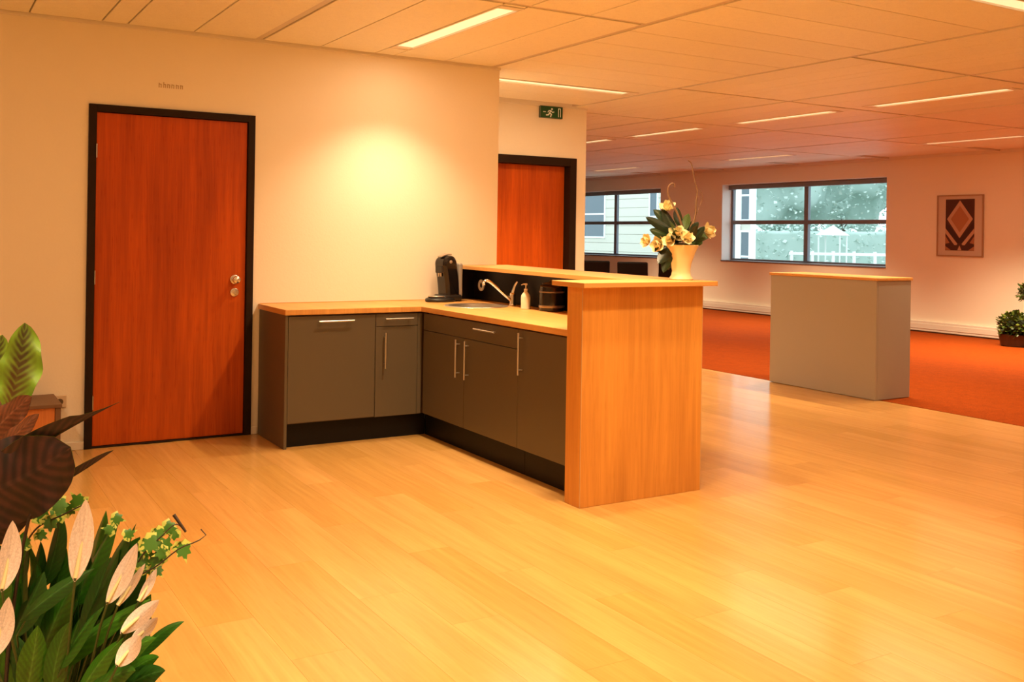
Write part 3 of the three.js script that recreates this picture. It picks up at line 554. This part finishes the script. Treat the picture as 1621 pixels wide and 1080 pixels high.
  // ivy
  const I = group('ivy', 'trailing ivy with small green and cream lobed leaves hanging out beyond the white flowers', 'plant', [0, 0, 0]);
  const lobes = (() => { const s = new THREE.Shape(), k = [[0, -.42], [.22, -.5], [.5, -.22], [.3, -.02], [.34, .2], [.12, .2], [0, .58], [-.12, .2], [-.34, .2], [-.3, -.02], [-.5, -.22], [-.22, -.5]]; k.forEach(([x, y], i) => i ? s.lineTo(x, y) : s.moveTo(x, y)); s.closePath(); const g = new THREE.ShapeGeometry(s), p = g.attributes.position, uv = g.attributes.uv; for (let i = 0; i < p.count; i++) { uv.setXY(i, p.getX(i) + .5, p.getY(i) + .5); p.setZ(i, -.25 * Math.abs(p.getX(i)) - .12 * p.getY(i) ** 2); } g.computeVertexNormals(); return g; })();
  const vine = (pts, r0 = .0022) => mesh('vine', taperTube(pts.map(([u, v, d]) => at(u, v, d)), r0, r0 * .5, 24, 6), M.darkStem, I);
  vine([[150, 1000, 2.06], [200, 925, 2.0], [250, 895, 1.98], [285, 868, 1.98], [310, 858, 1.98], [326, 848, 1.99], [318, 838, 1.99]], .0022);
  vine([[200, 925, 2.0], [225, 880, 2.0], [255, 850, 2.0], [280, 830, 2.0], [293, 842, 2.0]], .002);
  vine([[30, 880, 2.1], [60, 835, 2.06], [100, 815, 2.04], [140, 795, 2.04]], .0025);
  const IV = [[291, 872, 34, .3], [268, 836, 28, .9], [240, 862, 36, .6], [226, 888, 30, 1.8], [255, 876, 26, 2.6], [212, 905, 30, .2], [250, 905, 22, 3.6], [66, 810, 36, 1.2], [95, 802, 34, .5], [122, 792, 30, 2.1], [60, 782, 24, 2.9], [80, 830, 30, .2], [40, 858, 26, 1.6], [66, 848, 22, .7], [186, 822, 24, .9], [172, 838, 22, 2.4], [205, 845, 22, 1.2], [246, 884, 34, 2.2], [232, 868, 30, 3.1], [262, 862, 32, 1.4], [252, 846, 26, .4], [274, 846, 26, 2.8], [238, 900, 28, .8], [88, 816, 30, 2.6], [112, 806, 26, 1.1]];
  for (const [u, v, px, turn] of IV) {
    const m = mesh('leaf', lobes, M.ivy, I), d = 1.99 + (u % 5) * .012 + (u < 150 ? .05 : 0), s = px / CAM.f * d * 1.05;
    m.position.copy(at(u, v, d)); m.scale.setScalar(s); m.lookAt(V(.1 + Math.sin(turn * 5) * .8, 1.75, .2)); m.rotateZ(turn * 2.1 + 2.6);
  }
  const tw = tag(mesh('short_stem', taperTube([at(275, 815, 1.985), at(284, 828, 1.985), at(294, 842, 1.99)], .004, .0028, 8, 6), M.darkStem), '', ''); scene.remove(tw); tw.name = 'ivy_stem'; tw.userData = {}; I.add(tw);  // short dark stem of the ivy
}
{ // vase of flowers on the bar
  const o = at(1078, 441.5, 5.39), D = 5.39, px = D / CAM.f, q = (u, v, d = 0) => at(u, v, D + d).sub(V(o.x, 1.1225, o.z));
  const g = group('flower_vase', 'pale yellow flared vase of white flowers, dark leaves and twisted twigs on the bar', 'vase', [o.x, 1.1225, o.z]);
  mesh('vase', lathe([[0, 0], [.064, 0], [.066, .006], [.054, .022], [.049, .045], [.054, .085], [.074, .145], [.093, .186], [.0945, .19], [.090, .19], [.071, .145], [.05, .085], [0, .07]], 48), flat(rgb(.83, .66, .36), .4), g);
  mesh('moss', new THREE.SphereGeometry(.088, 24, 10, 0, Math.PI * 2, 0, Math.PI / 2).scale(1, .25, 1).translate(0, .178, 0), flat(rgb(.05, .06, .02), .9), g);
  const twig = (pts, r0, name = 'twig') => mesh(name, taperTube(pts.map(([u, v, d = 0]) => q(u, v, d)), r0, r0 * .45, 40, 7), flat(rgb(.20, .10, .045), .6), g);
  twig([[1082, 384], [1080, 362], [1073, 340], [1064, 322], [1057, 305], [1059, 294], [1066, 290], [1068, 296]], .0085);
  twig([[1090, 384], [1096, 360], [1101, 338], [1102, 318], [1104, 302], [1100, 288], [1097, 272], [1094, 258], [1089, 254]], .0065);
  twig([[1088, 384], [1092, 362], [1098, 348], [1106, 330], [1112, 312], [1108, 300]], .0035);
  const r = rng(12), lm = [[30, 46, 18], [22, 34, 16], [52, 70, 26]].map((c, i) => leafy(leafTex(300 + i, c, c.map(v => v * 1.3), 8, .5)));
  const lf = (u0, v0, u1, v1, w, m, d0 = 0, d1 = 0) => mesh('leaf', blade(q(u0, v0, d0), q(u1, v1, d1), w, { prof: oval, face: FWD.clone().multiplyScalar(-1).add(V((r() - .5), .5, (r() - .5))).normalize(), bend: V(0, .012, 0), nl: 10, nw: 4 }), lm[m], g);
  for (const [u0, v0, u1, v1, w, m] of [[1068, 372, 1022, 344, .06, 1], [1064, 378, 1028, 364, .06, 0], [1070, 362, 1034, 332, .06, 0], [1068, 368, 1048, 330, .06, 1], [1076, 360, 1072, 328, .06, 0], [1082, 366, 1090, 338, .05, 2], [1090, 372, 1106, 352, .05, 1], [1096, 378, 1122, 376, .05, 2], [1098, 380, 1128, 370, .05, 0], [1066, 384, 1036, 398, .06, 0], [1064, 388, 1042, 418, .07, 1], [1062, 392, 1050, 432, .06, 0], [1066, 384, 1030, 384, .05, 2], [1060, 396, 1058, 428, .05, 1], [1078, 378, 1060, 350, .06, 2], [1074, 380, 1052, 360, .06, 0], [1094, 384, 1112, 386, .05, 2], [1092, 376, 1096, 350, .05, 1], [1062, 376, 1040, 352, .05, 1], [1070, 380, 1050, 372, .06, 0]])
    lf(u0, v0, u1, v1, w, m, (r() - .5) * .08, (r() - .5) * .16);
  for (let i = 0; i < 16; i++) { const a = r() * 6.28, u0 = 1084 + Math.cos(a) * 14, d = Math.sin(a) * .06; lf(u0, 384, 1084 + Math.cos(a) * (26 + 14 * r()), 356 + r() * 26, .045, Math.floor(r() * 3), d, d + Math.sin(a) * .08); }
  const white = std({ map: leafTex(320, [240, 226, 180], [228, 206, 148], 4, 0), roughness: .55, side: THREE.DoubleSide });
  const bloom = (u, v, size, d, tilt, n = 9) => {              // an open flower of overlapping petals
    const c = q(u, v, d), f = new THREE.Group(), s = size * px; f.name = 'flower'; f.position.copy(c); f.quaternion.setFromUnitVectors(V(0, 1, 0), tilt.clone().normalize()); g.add(f);
    for (let k = 0; k < n; k++) { const a = k * 2.4, rr = k < 4 ? .35 : 1, e = k < 4 ? .75 : .38; mesh('petal', blade(V(0, -.1 * s, 0), V(Math.cos(a) * s * .55 * rr, s * e * .8, Math.sin(a) * s * .55 * rr), s * .55, { prof: oval, face: V(-Math.cos(a), .8, -Math.sin(a)).normalize(), bend: V(Math.cos(a) * s * .1, -.05 * s, Math.sin(a) * s * .1), fold: -.3, nl: 8, nw: 4 }), white, f); }
    mesh('flower_eye', new THREE.SphereGeometry(s * .1, 10, 8).translate(0, s * .15, 0), flat(rgb(.45, .36, .08), .8), f);
  };
  const toward = FWD.clone().multiplyScalar(-1);
  bloom(1057, 331, 26, .02, toward.clone().add(V(0, 1.4, 0)).addScaledVector(RIGHT, -.3)); bloom(1118, 367, 27, 0, toward.clone().addScaledVector(RIGHT, 1).add(V(0, .4, 0)));
  bloom(1072, 374, 30, -.06, toward.clone().add(V(0, .8, 0))); bloom(1086, 378, 24, -.08, toward.clone().add(V(0, .5, 0)).addScaledVector(RIGHT, .3)); bloom(1044, 387, 26, -.03, toward.clone().addScaledVector(RIGHT, -.9).add(V(0, .1, 0)));
  bloom(1026, 382, 22, .02, toward.clone().addScaledVector(RIGHT, -1.4).add(V(0, .3, 0))); bloom(1060, 382, 22, -.07, toward.clone().add(V(0, .4, 0)).addScaledVector(RIGHT, -.4));
}
{ // shrubs in a low dark bowl by the far wall
  const P = group('potted_shrub', 'bushy green shrubs in a low dark pot on the red carpet', 'plant', [12.34, 0, -7.72]), r = rng(21);
  mesh('pot', lathe([[0, 0], [.17, 0], [.18, .01], [.21, .15], [.215, .16], [.20, .16], [.195, .14], [0, .14]], 36), flat(rgb(.06, .025, .012), .5), P);
  mesh('trunk', [taperTube([V(.08, .13, .08), V(.11, .35, .1), V(.12, .58, .12)], .014, .009, 10, 6)], flat(rgb(.12, .08, .05), .8), P);
  const gm = [[44, 62, 18], [66, 84, 24], [92, 104, 34]].map((c, i) => leafy(leafTex(340 + i, c, c.map(v => v * 1.2), 6, .4)));
  const clump = (c, rx, ry, n, len) => {
    const by = [[], [], []];
    for (let i = 0; i < n; i++) { const a = r() * 6.283, e = Math.asin(r() * 1.6 - .6), d = V(Math.cos(a) * Math.cos(e), Math.sin(e), Math.sin(a) * Math.cos(e)), k = .45 + .55 * Math.cbrt(r()), b = V(c.x + d.x * rx * k, c.y + d.y * ry * k, c.z + d.z * rx * k);
      by[Math.floor(r() * 3)].push(blade(b, b.clone().addScaledVector(d, len * .5).add(V((r() - .5) * .07, (r() - .5) * .07, (r() - .5) * .07)), len * .75, { prof: oval, face: V(r() - .5, 1, r() - .5).normalize(), nl: 4, nw: 2 })); }
    by.forEach((gs, i) => { const m = mesh('foliage', gs, gm[i], P); m.userData.kind = 'stuff'; });
  };
  clump(V(-.02, .26, .02), .22, .18, 700, .06); clump(V(.13, .70, .13), .15, .14, 420, .055);
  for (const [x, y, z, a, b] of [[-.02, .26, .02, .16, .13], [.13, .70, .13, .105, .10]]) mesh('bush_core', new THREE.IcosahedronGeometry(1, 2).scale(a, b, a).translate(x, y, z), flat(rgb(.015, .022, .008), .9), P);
}
// ------------------------------------------------------------------ office chairs beyond the bar
function chair() {
  const o = new THREE.Group(), bk = new THREE.MeshPhysicalMaterial({ color: rgb(.005, .0045, .006), roughness: .4, specularIntensity: .5 });
  const back = new RoundedBoxGeometry(.46, .56, .05, 4, .022); { const p = back.attributes.position; for (let i = 0; i < p.count; i++) p.setZ(i, p.getZ(i) - .10 * p.getX(i) ** 2 / .05 * .25 - .0); back.computeVertexNormals(); }
  mesh('backrest', back.rotateX(-.16).translate(0, .70, -.23), bk, o);
  mesh('seat', new RoundedBoxGeometry(.47, .07, .46, 4, .03).translate(0, .455, 0), bk, o);
  for (const s of [-1, 1]) { mesh('frame', tube([V(s * .22, .80, -.255), V(s * .225, .46, -.2), V(s * .23, .44, .05), V(s * .23, .42, .24), V(s * .235, .2, .28), V(s * .235, .015, .27), V(s * .235, .012, .0), V(s * .235, .012, -.22)], .0115, 40, 8), M.chrome, o);
    mesh('armrest', new RoundedBoxGeometry(.045, .028, .26, 3, .011).translate(s * .262, .66, -.05), bk, o); mesh('arm_support', tube([V(s * .258, .65, .05), V(s * .258, .5, .07), V(s * .235, .44, .05)], .009, 12, 7), M.chrome, o); }
  mesh('cross_bar', tube([V(-.235, .012, -.21), V(0, .012, -.24), V(.235, .012, -.21)], .0115, 10, 8), M.chrome, o);
  return o;
}
{
  const c0 = chair();
  [[9.12, -12.72, 2.62, 'black leather meeting chair nearest the end of the exit wall, behind the bar'], [9.44, -12.07, 2.36, 'black leather meeting chair in the middle of the three behind the bar'], [9.95, -11.78, 2.5, 'black leather meeting chair half hidden behind the flower vase']].forEach(([x, z, t, l], i) => {
    const c = i ? c0.clone() : c0; c.name = numbered('meeting_chair'); scene.add(c); c.position.set(x, .002, z); c.rotation.set(0, t, 0); tag(c, l, 'chair', 'meeting chairs');
  });
}
// ------------------------------------------------------------------ outdoors
{
  tag(mesh('yard', uvs(new THREE.BoxGeometry(140, .3, 200).translate(83.5, -.45, -40), 'x'), (() => { const a = noise2(401, 60, 60), b = noise2(402, 9, 9); return std({ map: dataTex(256, 256, (x, y) => { const k = .75 + .3 * a(x, y) + .2 * b(x, y); return [158 * k, 170 * k, 160 * k]; }, true, [.12, .12]), roughness: 1 }); })()), 'pale green grass and paving outside the windows', 'ground').userData.kind = 'structure';
  // pale building to the left of the wider view: its corner shows in the nearer window
  const B = group('office_building', 'pale clad building outside the windows with white-framed windows', 'building', [22, -.3, -22.2]);
  const pale = flat(rgb(.60, .585, .51), .7), whiteP = flat(rgb(.85, .88, .88), .5), paneM = flat(rgb(.09, .13, .16), .15);
  mesh('wall', uvs(extrude(poly([[0, 0], [7, 8.5], [7, 26], [0, 26]]), 7.5, 0).rotateX(-Math.PI / 2)), pale, B);
  for (let k = 0; k < 22; k++) mesh('cladding_board', box(-.03, .005, .15 + k * .32, .45 + k * .32, -25.9, -.62, .006, 'z'), pale, B);
  mesh('corner_pilaster', box(-.06, .01, 0, 7.5, -.95, -.62, .005), whiteP, B); mesh('corner_post', box(-.06, .01, 0, 7.5, -.16, .01, .005), whiteP, B);
  mesh('roof', extrude(poly([[-.4, -.3], [7.4, 8.4], [7.4, 26.3], [-.4, 26.3]]), .3, .01).rotateX(-Math.PI / 2).translate(0, 7.5, 0), flat(rgb(.3, .3, .32), .6), B);
  const window = (z0, z1, y0, y1, cross) => { const f = mesh('window', [box(-.07, .0, y0 - .06, y0, z0 - .06, z1 + .06, .004), box(-.07, 0, y1, y1 + .06, z0 - .06, z1 + .06, .004), box(-.07, 0, y0, y1, z0 - .06, z0, .004), box(-.07, 0, y0, y1, z1, z1 + .06, .004)], whiteP, B); mesh('pane', box(-.045, -.035, y0, y1, z0, z1, 0), paneM, f); if (cross) mesh('glazing_bar', box(-.055, -.03, (y0 + y1) / 2 - .03, (y0 + y1) / 2 + .03, z0, z1, .003), whiteP, f); };
  for (const y of [.35, 2.25, 4.4]) window(-.56, -.22, y, y + 1.5, true);
  window(-9.4, -7.75, 1.65, 3.35, true); window(-5.05, -4.68, 2.4, 3.3, false); window(-14.6, -12.4, 1.65, 3.35, true); window(-20, -18, 1.65, 3.35, true);
  // trees behind
  const bark = flat(rgb(.09, .07, .05), .9), r = rng(61), hazyCrownM = [[198, 215, 208], [212, 225, 217], [186, 206, 199]].map(c => std({ color: new THREE.Color(`rgb(${c})`), roughness: .9, side: THREE.DoubleSide }));  // pale crown tones: haze is painted into the foliage colour
  const tree = (x, z, h, w, label) => {
    const t = group('tree', label, 'tree', [x, -.3, z], 0, 'trees beyond the yard');
    mesh('trunk', taperTube([V(0, 0, 0), V(.1, h * .3, 0), V(0, h * .6, .1)], .22, .1, 8, 7), bark, t);
    const by = [[], [], []];
    for (let i = 0; i < 3200; i++) { const a = r() * 6.283, e = Math.asin(2 * r() - 1), k = .5 + .5 * Math.cbrt(r()), p = V(Math.cos(a) * Math.cos(e) * w * k, h * .55 + Math.sin(e) * h * .47 * k, Math.sin(a) * Math.cos(e) * w * k); const s = .16 + .15 * r(); by[Math.floor(r() * 3)].push(blade(p, p.clone().add(V((r() - .5) * s * 2, (r() - .5) * s * 1.4, (r() - .5) * s * 2)), s * .9, { prof: oval, face: V(r() - .5, r(), r() - .5).normalize(), nl: 2, nw: 2 })); }
    by.forEach((gs, i) => { mesh('foliage', gs, hazyCrownM[i], t).userData.kind = 'stuff'; });
    const ico = new THREE.IcosahedronGeometry(1, 12); ico.deleteAttribute('uv'); ico.deleteAttribute('normal');
    const core = mergeVertices(ico), cp = core.attributes.position;   // the dense inside of the crown
    for (let i = 0; i < cp.count; i++) { const q = V().fromBufferAttribute(cp, i), k = .84 + .12 * Math.sin(q.x * 7 + x) * Math.sin(q.y * 8 + z) + .08 * Math.sin(q.z * 11 + h) + .05 * Math.sin(q.x * 23 + z) * Math.sin(q.y * 27) * Math.sin(q.z * 25); cp.setXYZ(i, q.x * k * w * .95, h * .55 + q.y * k * h * .45, q.z * k * w * .95); }
    core.computeVertexNormals(); mesh('crown', core, hazyCrownM[2], t);
  };
  [[47, -45, 12, 4.6], [50, -35, 13, 4.8], [55, -25, 12, 4.6], [63, -54, 17, 5.6], [66, -42, 17, 5.8], [69, -30, 16, 5.6]].forEach(([x, z, h, w], i) => tree(x, z, h, w, ['broad green tree of the nearer row outside the wide window, beside the pale building', 'broad green tree in the middle of the nearer row outside the wide window', 'broad green tree outside the right half of the wide window', 'tall tree rising behind the pale building corner', 'tall tree of the back row behind the middle of the wide window', 'tall tree of the back row behind the right half of the wide window'][i]));
  // hedge, railing, canopy and a kerb that show as pale shapes below the trees
  const H = group('hedge', 'long clipped hedge in front of the trees outside the wide window', 'hedge', [40.5, -.3, -32]);
  const hs = [[], [], []]; for (let i = 0; i < 4000; i++) { const p = V((r() - .5) * 1.6, r() * 2.6, (r() - .5) * 30), s = .15 + .12 * r(); hs[i % 3].push(blade(p, p.clone().add(V((r() - .5) * s * 2, (r() - .3) * s, (r() - .5) * s * 2)), s, { prof: oval, face: V(r() - .5, r(), r() - .5).normalize(), nl: 2, nw: 2 })); }
  hs.forEach((g, i) => { mesh('foliage', g, hazyCrownM[i], H).userData.kind = 'stuff'; }); mesh('stems', box(-.5, .5, 0, 2.1, -15, 15, .2), hazyCrownM[2], H);
  const c = at(1318, 380, 42), K = group('canopy', 'white peaked canopy roof on slim white posts on the yard outside', 'canopy', [c.x, -.3, c.z], .4);
  mesh('canopy_roof', new THREE.ConeGeometry(.78, .42, 4, 1).rotateY(Math.PI / 4).translate(0, 2.07, 0), whiteP, K);
  for (const [a, b] of [[-.45, -.45], [.45, -.45], [-.45, .45], [.45, .45]]) mesh('post', cyl(.035, .035, 1.86, a, .93, b, 10), whiteP, K);
  const rl = at(1240, 395, 36), R = group('railing', 'white post and rail fence on the yard beside the pale building outside', 'fence', [rl.x + 2.5, -.3, rl.z + 2], -.54);
  for (let i = -4; i <= 4; i++) mesh('post', box(i * .75 - .05, i * .75 + .05, 0, 1.25, -.05, .05, .005), whiteP, R);
  for (const y of [.45, 1.1]) mesh('rail', box(-3.1, 3.1, y, y + .1, .03, .06, .005), whiteP, R);
  const kb = at(1360, 408, 26), k = group('kerb', 'strip of pale paving slabs across the yard outside the wide window', 'paving', [kb.x, -.3, kb.z], .32);
  for (let i = -6; i <= 6; i++) mesh('paving_slab', box(i * .6 - .295, i * .6 + .295, .002, .06, -.6, .6, .01), flat(rgb(.62, .64, .62), .8), k);
}
renderer.render(scene, camera);
